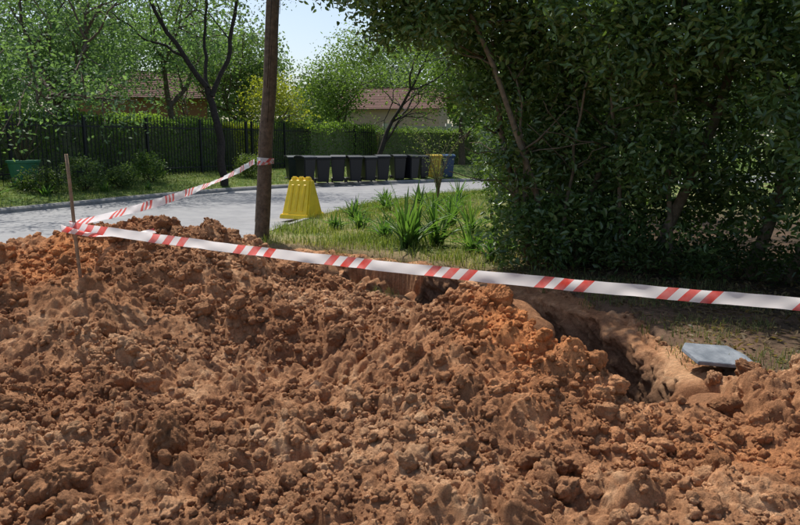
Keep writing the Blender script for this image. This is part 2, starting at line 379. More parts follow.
# ------------------------------------------------------------------ ground sheet
def axis(segs):
    a = []
    for lo, hi, st in segs: a.append(np.arange(lo, hi, st))
    return np.concatenate(a)
gx = np.concatenate([-np.geomspace(400, 17, 30), axis([(-16, -6, .2), (-6, 5, .07), (5, 14, .3)]), np.geomspace(14.2, 400, 30)])
gy = np.concatenate([np.linspace(-120, -3, 20), axis([(-2, 1, .2), (1, 11.5, .07), (11.5, 34, .16)]), np.geomspace(34.2, 600, 40)])
GX, GY = np.meshgrid(gx, gy)
g, Tb, s, sd, dd, w, m = terrain(GX, GY)
GZ = g*(1-s)+(np.minimum(Tb, g)-.10)*s
GZ = np.where(dd < w+.30, np.minimum(GZ, g-.12), GZ)
GZ = np.where(dd < w+.20, -1.8, GZ)
GZ = np.where(sd < .1, np.minimum(GZ, np.interp(sd, [-.3, .1], [-.4, 0])), GZ)
soil_br = np.array([.18, .11, .07]); grassg = np.array([.10, .145, .035]); dry = np.array([.26, .25, .11]); litter = np.array([.07, .05, .033])
a = sstep(.45, .65, fbm(GX*1.1, GY*1.1, 401))[..., None]; b = sstep(.4, .65, fbm(GX*4, GY*4, 411))[..., None]
gc = grassg*(1-a)+dry*a; gc = gc*(1-.35*b)+soil_br*.35*b
under = sstep(0, 1.2, (GX-.9)*1.0+ (GY-8.5)*-.12)*sstep(20, 14, GY); under = (under*sstep(2, 3.5, GY))[..., None]
gc = gc*(1-under)+(litter*(1-.4*b)+soil_br*.4*b)*under
nearb = (sstep(1.5, .0, dd-w))[..., None]; gc = gc*(1-nearb*.8)+soil_br*nearb*.8
fs = farside(GX, GY)
lawn = (sstep(0, .5, fs))[..., None]*np.ones(3); gc = gc*(1-lawn)+(np.array([.08, .13, .03])*(1-b*.4)+dry*b*.4)*lawn
ny2, nx2 = GX.shape; idg = np.arange(ny2*nx2).reshape(ny2, nx2)
Fg = np.stack([idg[:-1, :-1], idg[:-1, 1:], idg[1:, 1:], idg[1:, :-1]], -1).reshape(-1, 4)
build('ground', np.stack([GX, GY, GZ], -1).reshape(-1, 3), Fg, M_ground, gc.reshape(-1, 3), True)

# road + kerbs
def offs(L, o):
    t = np.gradient(L, axis=0); t /= np.linalg.norm(t, axis=1)[:, None]; return L+o*np.stack([t[:, 1], -t[:, 0]], 1)
k = 14; tt = np.linspace(0, 1, k)
a0 = offs(NE, .06); b0 = offs(FE, -.06)
RV = (a0[:, None, :]*(1-tt)[None, :, None]+b0[:, None, :]*tt[None, :, None])
RZ = -.1+.05*np.sin(np.pi*tt)[None, :]*np.ones((len(a0), 1))
RV = np.concatenate([RV, RZ[..., None]], -1); n = len(a0)
ii, jj = np.meshgrid(np.arange(n-1), np.arange(k-1), indexing='ij')
build('road', RV.reshape(-1, 3), np.stack([ii*k+jj, (ii+1)*k+jj, (ii+1)*k+jj+1, ii*k+jj+1], -1).reshape(-1, 4)[:, ::-1], M_asph, None, True)
def kerb(L, o, zt):
    pr = [(0, -.25), (.0, -.02+zt*0), (.04, zt), (.17, zt+.005), (.17, -.25)]
    Vk = np.stack([np.concatenate([offs(L, o*p[0]), np.full((len(L), 1), p[1])], 1) for p in pr], 1)
    i, j = np.meshgrid(np.arange(len(L)-1), np.arange(4), indexing='ij'); K = 5
    return build('kerb', Vk.reshape(-1, 3), np.stack([i*K+j, i*K+j+1, (i+1)*K+j+1, (i+1)*K+j], -1).reshape(-1, 4), M_kerb)
kerb(NE, 1, .012); kerb(FE, -1, .025)

# ------------------------------------------------------------------ grass
def blades(name, P, h, w, c0, c1, lean=.5):
    n = len(P); h = h*(.5+rng.random(n)); th = rng.random(n)*6.283; ln = rng.random(n)*lean
    d = np.stack([np.cos(th), np.sin(th), np.zeros(n)], 1); sdv = np.stack([-np.sin(th), np.cos(th), np.zeros(n)], 1)
    up = np.array([0, 0, 1.])
    B0 = P-sdv*w/2; B1 = P+sdv*w/2; mid = P+up*h[:, None]*.6+d*(h*ln*.35)[:, None]
    M0 = mid-sdv*w*.4; M1 = mid+sdv*w*.4; tip = P+up*(h*(1-.35*ln))[:, None]+d*(h*ln)[:, None]
    V = np.stack([B0, B1, M1, M0, tip], 1); base = np.arange(n)*5
    t = rng.random(n)[:, None]; c = (c0*(1-t)+c1*t)*(.7+.6*rng.random(n)[:, None])
    return build(name, V.reshape(-1, 3), [base[:, None]+np.array([[0, 1, 2, 3]]), base[:, None]+np.array([[3, 2, 4]])], M_grass, np.repeat(c, 5, 0))
def gzf(x, y): return g_base(x, y)[0]
n = 130000; x = rng.uniform(-4, 4.5, n); y = rng.uniform(8.5, 26, n)
sdv = roadsd(x, y); dn = polyd(x, y, NE) < polyd(x, y, FE); dt = trd(x, y); mo = mound(x, y)
pr = .25+.75*sstep(.4, .6, fbm(x*1.1, y*1.1, 501)); right = sstep(1.6, .6, x-.12*(y-9))
ok = (sdv > .22) & dn & (dt > .90) & (mo < .0) & (rng.random(n) < pr*(.12+.88*right))
x, y = x[ok], y[ok]; gg = sstep(.45, .6, fbm(x*.9, y*.9, 511))
P = np.stack([x, y, gzf(x, y)-.01], 1); q = rng.random(len(x)) < .3+.6*gg
blades('grass', P[~q], .08, .009, np.array([.24, .25, .08]), np.array([.50, .46, .20]), .9)
blades('grass', P[q], .15, .010, np.array([.10, .16, .03]), np.array([.27, .33, .07]), .9)
n = 60000; x = rng.uniform(-14, 0, n); y = rng.uniform(12, 34, n); f = farside(x, y); sdv = roadsd(x, y)
ok = (sdv > .25) & (f > .2) & (f < 5); x, y = x[ok], y[ok]
blades('grass', np.stack([x, y, gzf(x, y)-.01], 1), .09, .014, np.array([.10, .17, .035]), np.array([.25, .28, .09]), .8)
n = 9000; x = rng.uniform(1.5, 4.5, n); y = rng.uniform(4.6, 8.5, n); ok = (trd(x, y) > .85) & (mound(x, y) < 0.0) & (fbm(x*2, y*2, 77) > .45); x, y = x[ok], y[ok]
blades('grass', np.stack([x, y, gzf(x, y)-.01], 1), .08, .006, np.array([.09, .14, .04]), np.array([.25, .23, .10]), 1.1)
n = 16000; x = rng.uniform(-2.2, 2.8, n); y = rng.uniform(5, 10.8, n); dt = trd(x, y)-twid(x, y)
ok = (dt > .13) & (dt < .45) & (mound(x, y) < .02) & (fbm(x*3, y*3, 88) > .42); x, y = x[ok], y[ok]
blades('grass', np.stack([x, y, zsoil(x, y)[0]-.01], 1), .10, .007, np.array([.10, .13, .04]), np.array([.30, .27, .12]), 1.3)

# strappy plants
def strap(name, cx, cy, R, n=34, c0=(.045, .11, .03), c1=(.15, .25, .07), w=.035):
    mb = MB(); z0 = float(gzf(np.array([cx]), np.array([cy]))[0])
    for i in range(n):
        th = rng.random()*6.283; L = R*(.6+.6*rng.random()); out = .2+.8*rng.random()
        t = np.linspace(0, 1, 7); r = L*out*(t**1.2); z = z0+L*(1.2-.5*out)*(t-.5*out*t**2.4)*1.0
        d = np.array([math.cos(th), math.sin(th)]); sv = np.array([-d[1], d[0]])
        ww = w*np.array([.7, 1, 1, .95, .8, .5, .05])/2
        b = np.array([cx, cy])+rng.normal(size=2)*.05
        Lp = np.stack([b[0]+d[0]*r-sv[0]*ww, b[1]+d[1]*r-sv[1]*ww, z+.006], 1); Rp = np.stack([b[0]+d[0]*r+sv[0]*ww, b[1]+d[1]*r+sv[1]*ww, z+.006], 1); Cp = np.stack([b[0]+d[0]*r, b[1]+d[1]*r, z-.004], 1)
        V = np.concatenate([Lp, Cp, Rp]); q = np.arange(6)
        Fq = np.concatenate([np.stack([q, q+1, q+8, q+7], 1), np.stack([q+7, q+8, q+15, q+14], 1)])
        t_ = rng.random(); mb.add(V, Fq, np.array(c0)*(1-t_)+np.array(c1)*t_)
    return mb.obj(name, M_leaf2)
strap('agapanthus_plant', .12, 10.7, .95, 70, w=.055); strap('agapanthus_plant', .58, 11.0, .75, 50, w=.05)
for cx, cy, R in [(-.25, 11.8, .5), (1.0, 13.6, .75), (1.25, 12.4, .7), (-.95, 14.8, .5), (-.75, 13.2, .4), (.7, 15.2, .65), (1.2, 16.2, .65), (-1.2, 13.0, .3), (1.05, 10.2, .55), (-.3, 16.5, .5), (1.3, 9.5, .5), (.5, 18, .6), (-.4, 18.8, .45), (1.5, 18.5, .7)]:
    strap('agapanthus_plant', cx, cy, R, 38)

# ------------------------------------------------------------------ trees
def grow(mb, tips, p, d, L, r, depth, spread=.55, up=.15, col=(.16, .12, .09), sides=7, kids=(2, 3)):
    n = 5; pts = [np.array(p, float)]; d = np.array(d, float); d /= np.linalg.norm(d)
    for i in range(n-1):
        d = d+rng.normal(size=3)*.12; d[2] += up*.15; d /= np.linalg.norm(d); pts.append(pts[-1]+d*L/(n-1))
    mb.tube(pts, np.linspace(r, r*.62, n), sides, col, .12, cap=False)
    if depth == 0:
        tips.append(pts[-1]); tips.append(pts[-2]); return
    for i in range(rng.integers(kids[0], kids[1]+1)):
        nd = d+rng.normal(size=3)*spread; nd[2] += up
        grow(mb, tips, pts[-1], nd, L*(.62+.25*rng.random()), r*.6, depth-1, spread, up, col, max(4, sides-1), kids)
    if depth > 1:
        nd = d+rng.normal(size=3)*spread*1.3; grow(mb, tips, pts[2], nd, L*.6, r*.42, depth-2, spread, up, col, 4, kids)
def foliage(mb, tips, per, sp, size, c0, c1, hexa=False, asp=.5, droop=.1, up=.6):
    tips = np.array(tips); m = len(tips); C = np.repeat(tips, per, 0)+rng.normal(size=(m*per, 3))*np.array([sp, sp, sp*.75])
    V, Fq, K = leaves(C, size*(.6+.7*rng.random(len(C))), asp, droop, hexa=hexa, up=up)
    t = np.repeat(np.clip(rng.random(m)*.8+.1, 0, 1), per)[:, None]*.6+.4*rng.random((m*per, 1))
    c = np.array(c0)*(1-t)+np.array(c1)*t
    mb.add(V, Fq, np.repeat(c, K, 0))
def tree(name, x, y, z, H, r, dir0=(0, 0, 1), depth=4, per=30, sp=.35, size=.13, c0=(.03, .06, .02), c1=(.09, .15, .045), spread=.55, up=.15, trunk=.35, bark=(.15, .115, .09), extra=None, leafm=None, limbs=None):
    root = empty(name); mb = MB(); tips = []
    if limbs is None:
        grow(mb, tips, (x, y, z-.1), dir0, H*trunk, r, depth, spread, up, bark)
    else:
        for L_, rr, dp in limbs:
            L_ = np.array(L_, float); ll = np.concatenate([[0], np.cumsum(np.linalg.norm(np.diff(L_, axis=0), axis=1))]); uu = np.linspace(0, ll[-1], 12)
            PP = np.stack([np.interp(uu, ll, L_[:, i]) for i in range(3)], 1); PP[1:-1] = (PP[:-2]+2*PP[1:-1]+PP[2:])/4; PP[1:-1] += rng.normal(size=(10, 3))*.03
            mb.tube(PP, np.linspace(rr[0], rr[1], 12), 9, bark, .1, cap=False)
            if dp > 0:
                for q in (5, 7, 9, 11, 11):
                    nd = PP[-1]-PP[-3]; nd = nd/np.linalg.norm(nd)+rng.normal(size=3)*.6; nd[2] += .2
                    grow(mb, tips, PP[q], nd, 1.3, rr[1]*.7, dp, .5, .2, bark, 5)
    mb.obj('trunk_and_limbs', M_bark, True, root)
    fb = MB()
    if extra is not None:
        for (ex, ey, ez, rx, ry, rz, cnt) in extra:
            u = rng.normal(size=(cnt, 3)); u /= np.linalg.norm(u, axis=1)[:, None]; u *= (rng.random(cnt)**.45)[:, None]
            tips = tips+list(u*np.array([rx, ry, rz])+np.array([ex, ey, ez]))
    foliage(fb, tips, per, sp, size, c0, c1)
    fb.obj('leaves', leafm or M_leaf2, False, root)
    return root
ty = 25.2
tree('thorn_tree', 0, 0, 0, 0, 0, per=16, sp=.3, size=.10, c0=(.06, .10, .035), c1=(.18, .25, .09), bark=(.05, .042, .038),
     limbs=[([(-6.3, ty, 0), (-6.36, ty, 1.7), (-6.75, ty, 3.5)], (.15, .115), 0), ([(-6.75, ty, 3.5), (-7.6, ty-.3, 4.8), (-8.4, ty-.5, 6.2), (-8.7, ty-.8, 7.6)], (.1, .04), 2), ([(-6.6, ty, 3.2), (-6.0, ty+.3, 4.6), (-5.8, ty+.5, 6.2), (-5.3, ty+.6, 7.6)], (.095, .04), 2), ([(-6.75, ty, 3.5), (-7.0, ty+.8, 5.2), (-6.9, ty+1.2, 7.6)], (.07, .03), 2), ([(-7.4, ty-.2, 4.5), (-8.9, ty, 5.2), (-9.9, ty, 6.0)], (.05, .02), 1)],
     extra=[(-7.4, 25.4, 7.5, 3.6, 2.4, 1.4, 300), (-4.9, 24.6, 6.9, 1.8, 1.5, .9, 90), (-6.2, 23.6, 7.2, 1.5, 1.2, .8, 110)])
blu0 = (.07, .13, .065); blu1 = (.22, .33, .17)
tree('garden_tree', -12.4, 26.5, .3, 9, .2, (0, 0, 1), 4, 32, .42, .16, blu0, blu1, .6, .15, .33, extra=[(-12.6, 26, 4.2, 2.6, 2, 1.5, 190), (-10.4, 26.5, 5.8, 2.4, 2, 1.4, 110), (-13, 26.5, 7.4, 3, 2, 1.4, 80)])
tree('garden_tree', -17.5, 29, .3, 9, .2, (0, 0, 1), 4, 32, .42, .16, blu0, blu1, .6, .15, .33, extra=[(-16.5, 29, 4.4, 3.4, 2, 2.4, 280), (-17, 29, 8, 3.4, 2, 2, 100)])
tree('garden_tree', -12.8, 18.5, .3, 8, .18, (0, 0, 1), 4, 30, .4, .13, blu0, blu1, .6, .15, .36, extra=[(-12.6, 18.3, 5.6, 2.2, 2.0, 1.4, 120)])
tree('garden_tree', -10.5, 34, .3, 9, .22, (0, 0, 1), 4, 32, .5, .18, blu0, blu1, .6, .15, .35, extra=[(-11, 34, 6.0, 3.2, 2, 1.8, 190), (-15, 34, 5.4, 3, 2, 2.4, 200)])
tree('garden_tree', -8.2, 39, .3, 7, .2, (0, 0, 1), 4, 32, .45, .18, (.05, .09, .03), (.17, .25, .09), .6, .15, .33, extra=[(-8.6, 39.5, 5.8, 2.4, 2, 2.0, 220)])
tree('garden_tree', -3.7, 41, .3, 6.4, .15, (0, 0, 1), 4, 32, .4, .17, (.06, .11, .03), (.20, .29, .09), .6, .15, .33, extra=[(-4.0, 41, 4.5, 2.1, 2, 1.7, 200)])
tree('golden_tree', -6.3, 35.5, .3, 4.4, .12, (0, 0, 1), 3, 30, .4, .15, (.16, .19, .03), (.42, .42, .07), .6, .1, .33, extra=[(-6.3, 35.5, 3.8, 1.2, 1.2, 1.0, 100)])
tree('garden_tree', -1.3, 37, .3, 7.5, .16, (.15, 0, 1), 4, 20, .4, .15, (.07, .12, .03), (.21, .30, .09), .6, .1, .36, (.06, .05, .045), extra=[(-1.8, 37, 6.2, 2.0, 1.5, 1.2, 150), (.8, 37, 6.8, 2.4, 1.5, 1.4, 150)])
tree('garden_tree', 3.4, 39, .3, 8, .2, (0, 0, 1), 4, 32, .45, .18, (.07, .12, .03), (.21, .31, .09), .6, .1, .33, extra=[(3.2, 39, 5.2, 2.2, 1.5, 2, 230), (5.8, 38, 4, 2.5, 1.5, 3, 260)])

# distant belt of trees (one object)
fb = MB(); C = []; cs = []
for i in range(120):
    cx = -95+i*1.6+rng.normal()*1.0; cy = 64+rng.random()*20+abs(cx)*.1; H = 11+5*rng.random()
    if -14 < cx < -4: H = 7+2*rng.random()
    if cx < -14: H += 1.5
    base = rng.random()
    for j in range(60):
        u = rng.normal(size=3); u /= np.linalg.norm(u); rr = rng.random()**.4
        p = np.array([cx, cy, H*.52])+u*rr*np.array([2.6, 2.6, H*.5]); C.append(p); cs.append(base)
C = np.array(C); cs = np.array(cs); per = 34; P = np.repeat(C, per, 0)+rng.normal(size=(len(C)*per, 3))*.6
V, Fq, K = leaves(P, .42*(.6+.7*rng.random(len(P))), .6, 0, hexa=False, up=.6)
t = np.clip(np.repeat(cs, per)*.6+.4*rng.random(len(P)), 0, 1)[:, None]
fb.add(V, Fq, np.repeat(np.array([.06, .10, .06])*(1-t)+np.array([.18, .25, .14])*t, K, 0))
fb.obj('distant_trees', M_leaf2)

# hedges
def hedge(name, P0, P1, th, H, z0, c0, c1, N, size=.09, wav=.15):
    root = empty(name); P0 = np.array(P0, float); P1 = np.array(P1, float); L = np.linalg.norm(P1-P0); t = (P1-P0)/L; nrm = np.array([-t[1], t[0]])
    u = rng.random(N)*L; side = rng.random(N); v = rng.uniform(-1, 1, N)*th/2; h = rng.random(N)*H
    top = side < .35; fr = side >= .35
    v = np.where(fr, np.sign(v)*th/2*(1-.25*(h/H)**6), v); h = np.where(top, H*(1-.06*(v/(th/2))**2), h)
    wv = wav*(fbm(u*1.2, h*1.2+v, 601)-.5)*2+rng.normal(size=N)*.07
    v = v+np.where(fr, np.sign(v)*wv, 0); h = h+np.where(top, wv, 0)
    P = np.stack([P0[0]+t[0]*u+nrm[0]*v, P0[1]+t[1]*u+nrm[1]*v, z0+h], 1)
    V, Fq, K = leaves(P, size*(.6+.7*rng.random(N)), .55, 0, hexa=False, up=.4)
    tt = np.clip(fbm(u*2, h*2, 611)+rng.normal(size=N)*.25, 0, 1)[:, None]
    mb = MB(); mb.add(V, Fq, np.repeat(np.array(c0)*(1-tt)+np.array(c1)*tt, K, 0)); mb.obj('leaves', M_leaf2, False, root)
    cb = MB(); c = (P0+P1)/2; cb.box((c[0], c[1], z0+H*.47), (L-.1, th*.8, H*.94), math.atan2(t[1], t[0]), .93, (.2, .22, .12)); cb.obj('twig_core', M_bark, False, root)
hedge('hedge', (-16.5, 18.2), (-7.4, 33), 1.1, 2.15, .35, (.08, .16, .03), (.30, .42, .10), 42000, .1, .3)
hedge('hedge', (-6.9, 33.4), (-1.5, 40.5), 1.2, 2.1, .35, (.09, .17, .03), (.30, .42, .10), 14000, .1, .25)
hedge('golden_hedge', (-7.6, 31.2), (-6.7, 32.4), .9, 2.0, .36, (.26, .32, .03), (.60, .60, .10), 5000, .1, .3)
hedge('hedge', (-1.2, 39.0), (4.5, 41.0), 1.4, 1.9, .35, (.08, .14, .035), (.28, .39, .12), 9000, .1, .2)

# iron fence
mb = MB()
fp = np.array([(-17.5, 15.0), (-12.1, 22.0), (-6.5, 31.2), (-4.2, 36.5), (-1.4, 39.6)])
for i in range(len(fp)-1):
    a_, b_ = fp[i], fp[i+1]; L = np.linalg.norm(b_-a_); t = (b_-a_)/L; rz = math.atan2(t[1], t[0]); c = (a_+b_)/2
    for zz in (.62, 2.15): mb.box((c[0], c[1], zz), (L, .04, .045), rz)
    for j in range(int(L/.15)):
        p = a_+t*(j*.15); hh = 2.15; mb.box((p[0], p[1], .36+hh/2), (.022, .024, hh), rz)
        mb.box((p[0], p[1], .36+hh+.03), (.04, .04, .09), rz, .05)
    for j in range(int(L/2.6)+1):
        p = a_+t*(j*2.6); mb.box((p[0], p[1], 1.35), (.08, .084, 2.3), rz)
mb.obj('iron_palisade_fence', M_iron)

# ------------------------------------------------------------------ big dark bush / tree on the right
root = empty('broadleaf_tree'); mb = MB()
stems = [((1.9, 9.7), (1.2, 9.4, 3.6), .06), ((2.1, 9.5), (.4, 9.2, 4.1), .05), ((2.2, 9.9), (2.2, 9.8, 4.2), .08), ((2.3, 9.2), (3.0, 9.0, 3.6), .05), ((1.8, 9.5), (1.7, 9.3, 3.0), .035), ((2.6, 9.6), (3.6, 9.0, 4.4), .07),
         ((3.2, 8.9), (4.2, 8.5, 4.0), .08), ((3.4, 8.6), (3.2, 8.2, 3.2), .04), ((4.2, 8.3), (4.8, 8.0, 4.4), .08), ((4.5, 8.0), (5.5, 7.5, 4.0), .06), ((2.9, 8.8), (2.4, 8.5, 3.2), .035), ((1.9, 10), (1.2, 10.4, 4.2), .05), ((1.7, 9.2), (1.5, 9.0, 2.4), .03), ((2.0, 8.9), (2.3, 8.7, 2.6), .03)]
for (sx, sy), e, r in stems:
    t = np.linspace(0, 1, 9); e = np.array(e); s0 = np.array([sx, sy, -.1])
    pts = s0[None]*(1-t)[:, None]+e[None]*t[:, None]; b = rng.normal(size=2)*.14
    pts[:, 0] += b[0]*np.sin(np.pi*t)+rng.normal(size=9)*.02; pts[:, 1] += b[1]*np.sin(np.pi*t)
    mb.tube(pts, np.linspace(r, r*.4, 9), 8, (.22, .18, .13), .15)
    for q in range(7):
        i0 = rng.integers(3, 9); d = rng.normal(size=3); d[2] = abs(d[2])*.6; d /= np.linalg.norm(d); L = .5+.8*rng.random()
        pp = pts[i0]+np.linspace(0, 1, 5)[:, None]*d*L+rng.normal(size=(5, 3))*.02; mb.tube(pp, np.linspace(r*.35, .005, 5), 5, (.17, .14, .10), .1)
mb.obj('stems', M_bark, True, root)
blobs = [(2.3, 9.8, 3.9, 1.7, 1.5, 1.6, 330), (1.15, 9.5, 3.95, 1.2, 1.2, 1.0, 240), (.25, 9.3, 4.1, 1.15, 1.1, .95, 190), (-.5, 9.5, 4.2, .9, .8, .85, 110), (-.3, 8.6, 3.6, .6, .5, .35, 35), (.5, 8.8, 3.15, .5, .5, .4, 45), (-.95, 9.6, 3.75, .45, .4, .35, 22), (.0, 9.2, 3.0, .35, .3, .25, 14),
         (1.95, 9.5, 2.3, .6, .7, .9, 120), (1.3, 9.7, 2.75, .6, .7, .55, 80), (1.05, 9.5, 2.2, .3, .3, .25, 12), (1.6, 9.2, 1.2, .35, .4, .5, 26), (3.1, 9.5, 1.6, 1.2, .9, 1.4, 220), (2.4, 10.3, 1.2, .9, .5, 1.1, 140), (2.2, 9.0, .45, 1.0, .5, .42, 90),
         (4.1, 8.6, 2.0, 1.5, 1.1, 1.9, 330), (4.2, 8.5, 4.0, 1.8, 1.6, 1.7, 330), (5.7, 7.7, 2.0, 1.5, 1.3, 1.9, 300), (5.7, 7.6, 4.2, 2.0, 1.8, 1.8, 280), (3.3, 7.5, 3.0, .7, .6, .55, 75), (4.5, 6.7, 2.8, .8, .6, .7, 90), (4.4, 6.7, 1.3, .6, .5, .8, 70), (2.5, 7.9, 2.5, .45, .4, .35, 32),
         (2.1, 7.9, 3.1, .6, .5, .35, 36), (3.9, 6.9, 2.0, .4, .35, .35, 26), (3.1, 8.3, 1.5, .4, .35, .4, 26), (3.0, 8.1, 4.3, 1.1, 1.0, .9, 140), (7.5, 7.0, 2.8, 2, 2, 2.8, 300), (4.5, 11.5, 3.0, 3, 1.2, 3.0, 340), (2.6, 11.6, 3.2, 1.3, 1, 2.6, 210), (2.4, 11.0, 1.2, 1.1, .8, 1.3, 120)]  # last entries: back leaf layers added behind the crown to block light
fb = MB()
for (cx, cy, cz, rx, ry, rz, cnt) in blobs:
    u = rng.normal(size=(cnt, 3)); u /= np.linalg.norm(u, axis=1)[:, None]; u *= (.35+.85*rng.random(cnt)**.6)[:, None]
    C = u*np.array([rx, ry, rz])+np.array([cx, cy, cz]); C = C[C[:, 2] > .12]
    foliage(fb, C, 34, .125, .092, (.035, .075, .022), (.20, .30, .09), True, .48, .25, .7)
fb.obj('leaves', M_leaf, False, root)
fb = MB(); n = 170; cx = rng.uniform(1.7, 6, n); cy = 9.3-.42*(cx-1.5)+rng.normal(size=n)*.4; C = np.stack([cx, cy, .12+.25*rng.random(n)], 1)
foliage(fb, C, 26, .12, .075, (.03, .06, .02), (.12, .17, .055), True, .4, -.3, .5)
fb.obj('undergrowth_shrub', M_leaf2)
# wispy sapling in front of the bins
mb = MB(); fb = MB(); tp = []
for i in range(16):
    th = rng.random()*6.28; q = np.linspace(0, 1, 6)[:, None]; e = np.array([math.cos(th)*.9, math.sin(th)*.5, 0]); pts = np.array([.95, 17.5, 0])+q*np.array([0, 0, 1.9+.6*rng.random()])+q**2*e*(.5+.6*rng.random())-np.array([0, 0, .5])*q**3
    mb.tube(pts, np.linspace(.012, .003, 6), 5, (.2, .17, .1)); tp += list(pts[2:])
foliage(fb, tp, 7, .1, .07, (.10, .15, .05), (.28, .33, .13), False, .25, .5, .2)
rt = empty('sapling'); mb.obj('twigs', M_bark, True, rt); fb.obj('leaves', M_leaf2, False, rt)
n = 7000; x = rng.uniform(1.2, 6, n); y = rng.uniform(4.6, 10, n); ok = (trd(x, y) > .88) & (mound(x, y) < .02); x, y = x[ok], y[ok]
V, Fq, K = leaves(np.stack([x, y, gzf(x, y)+.012], 1), .05*(.5+rng.random(len(x))), .5, 0, hexa=True, up=9)
V[:, 2] = np.clip(V[:, 2], .0, .06); t = rng.random((len(x), 1))
build('leaf_litter', V, Fq, M_leaf2, np.repeat(np.array([.09, .06, .035])*(1-t)+np.array([.28, .20, .11])*t, K, 0))

# left bed shrubs
def shrub(name, x, y, r, h, c0, c1, n=60, per=30, size=.09):
    fb = MB(); z = float(gzf(np.array([x]), np.array([y]))[0]); u = rng.normal(size=(n, 3)); u /= np.linalg.norm(u, axis=1)[:, None]; u *= (.4+.6*rng.random(n)**.5)[:, None]
    C = u*np.array([r, r, h/2])+np.array([x, y, z+h/2]); foliage(fb, C, per, .1, size, c0, c1, False, .5, 0, .5)
    for i in range(6):
        e = C[rng.integers(0, n)]; fb.tube(np.linspace([x, y, z-.05], e, 4), np.linspace(.02, .006, 4), 5, (.08, .06, .05))
    fb.obj(name, M_leaf2)
shrub('garden_shrub', -9.6, 21.4, .6, 1.0, (.04, .07, .03), (.17, .24, .10)); shrub('garden_shrub', -8.9, 22.6, .5, .8, (.05, .09, .03), (.19, .26, .10))
shrub('garden_shrub', -10.3, 20.2, .6, .7, (.03, .05, .02), (.11, .16, .06)); shrub('garden_shrub', -8.7, 24.6, .5, 1.1, (.05, .1, .03), (.18, .26, .08)); shrub('garden_shrub', -11.6, 18.6, .8, .8, (.03, .05, .02), (.10, .15, .06))
shrub('garden_shrub', -6.1, 28.5, .5, .9, (.06, .1, .03), (.2, .26, .08)); shrub('garden_shrub', 3.0, 20.5, 1.0, 2.6, (.03, .06, .02), (.09, .14, .05), 160); shrub('garden_shrub', 4.6, 15.0, 1.6, 3.5, (.03, .06, .02), (.08, .12, .04), 300); shrub('garden_shrub', 2.9, 14.5, .8, 2.2, (.06, .12, .02), (.22, .32, .07), 120)
for cx, cy, R in [(-9.9, 19.6, .4), (-10.9, 18.9, .45), (-9.0, 21.4, .4), (-8.2, 22.8, .35), (-11.0, 20.5, .5)]: strap('agapanthus_plant', cx, cy, R, 26)

# ------------------------------------------------------------------ pole
mb = MB(); zz = np.linspace(-.4, 8.2, 22); t = zz/3.8
PX = -2.30
mb.tube(np.stack([PX+.32*t+.01*np.sin(zz*3), np.full(22, 11.5), zz], 1), np.linspace(.122, .085, 22), 20, (.15, .11, .08), .05)
for i in range(14):
    a_ = rng.random()*6.28; z1 = rng.uniform(.1, 4.5); L = .6+rng.random()
    q = np.linspace(z1, z1+L, 5); R = np.interp(q, [-.4, 8.2], [.122, .085])+.001
    mb.tube(np.stack([PX+.32*q/3.8+R*math.cos(a_), 11.5+R*math.sin(a_), q], 1), .004, 4, (.06, .045, .035))
mb.obj('wooden_utility_pole', M_bark, True)

def stake(x, y, z0, z1, lean=(0, 0)):
    mb = MB(); t = np.linspace(0, 1, 8)
    mb.tube(np.stack([x+lean[0]*t+.004*np.sin(t*9), y+lean[1]*t, z0+(z1-z0)*t], 1), np.linspace(.014, .011, 8), 7, (.38, .27, .18), .2); mb.obj('wooden_stake', M_bark, True)
stake(-2.30, 5.0, .1, 1.52, (-.06, 0)); stake(3.05, 3.18, -.2, 1.1, (.02, 0))

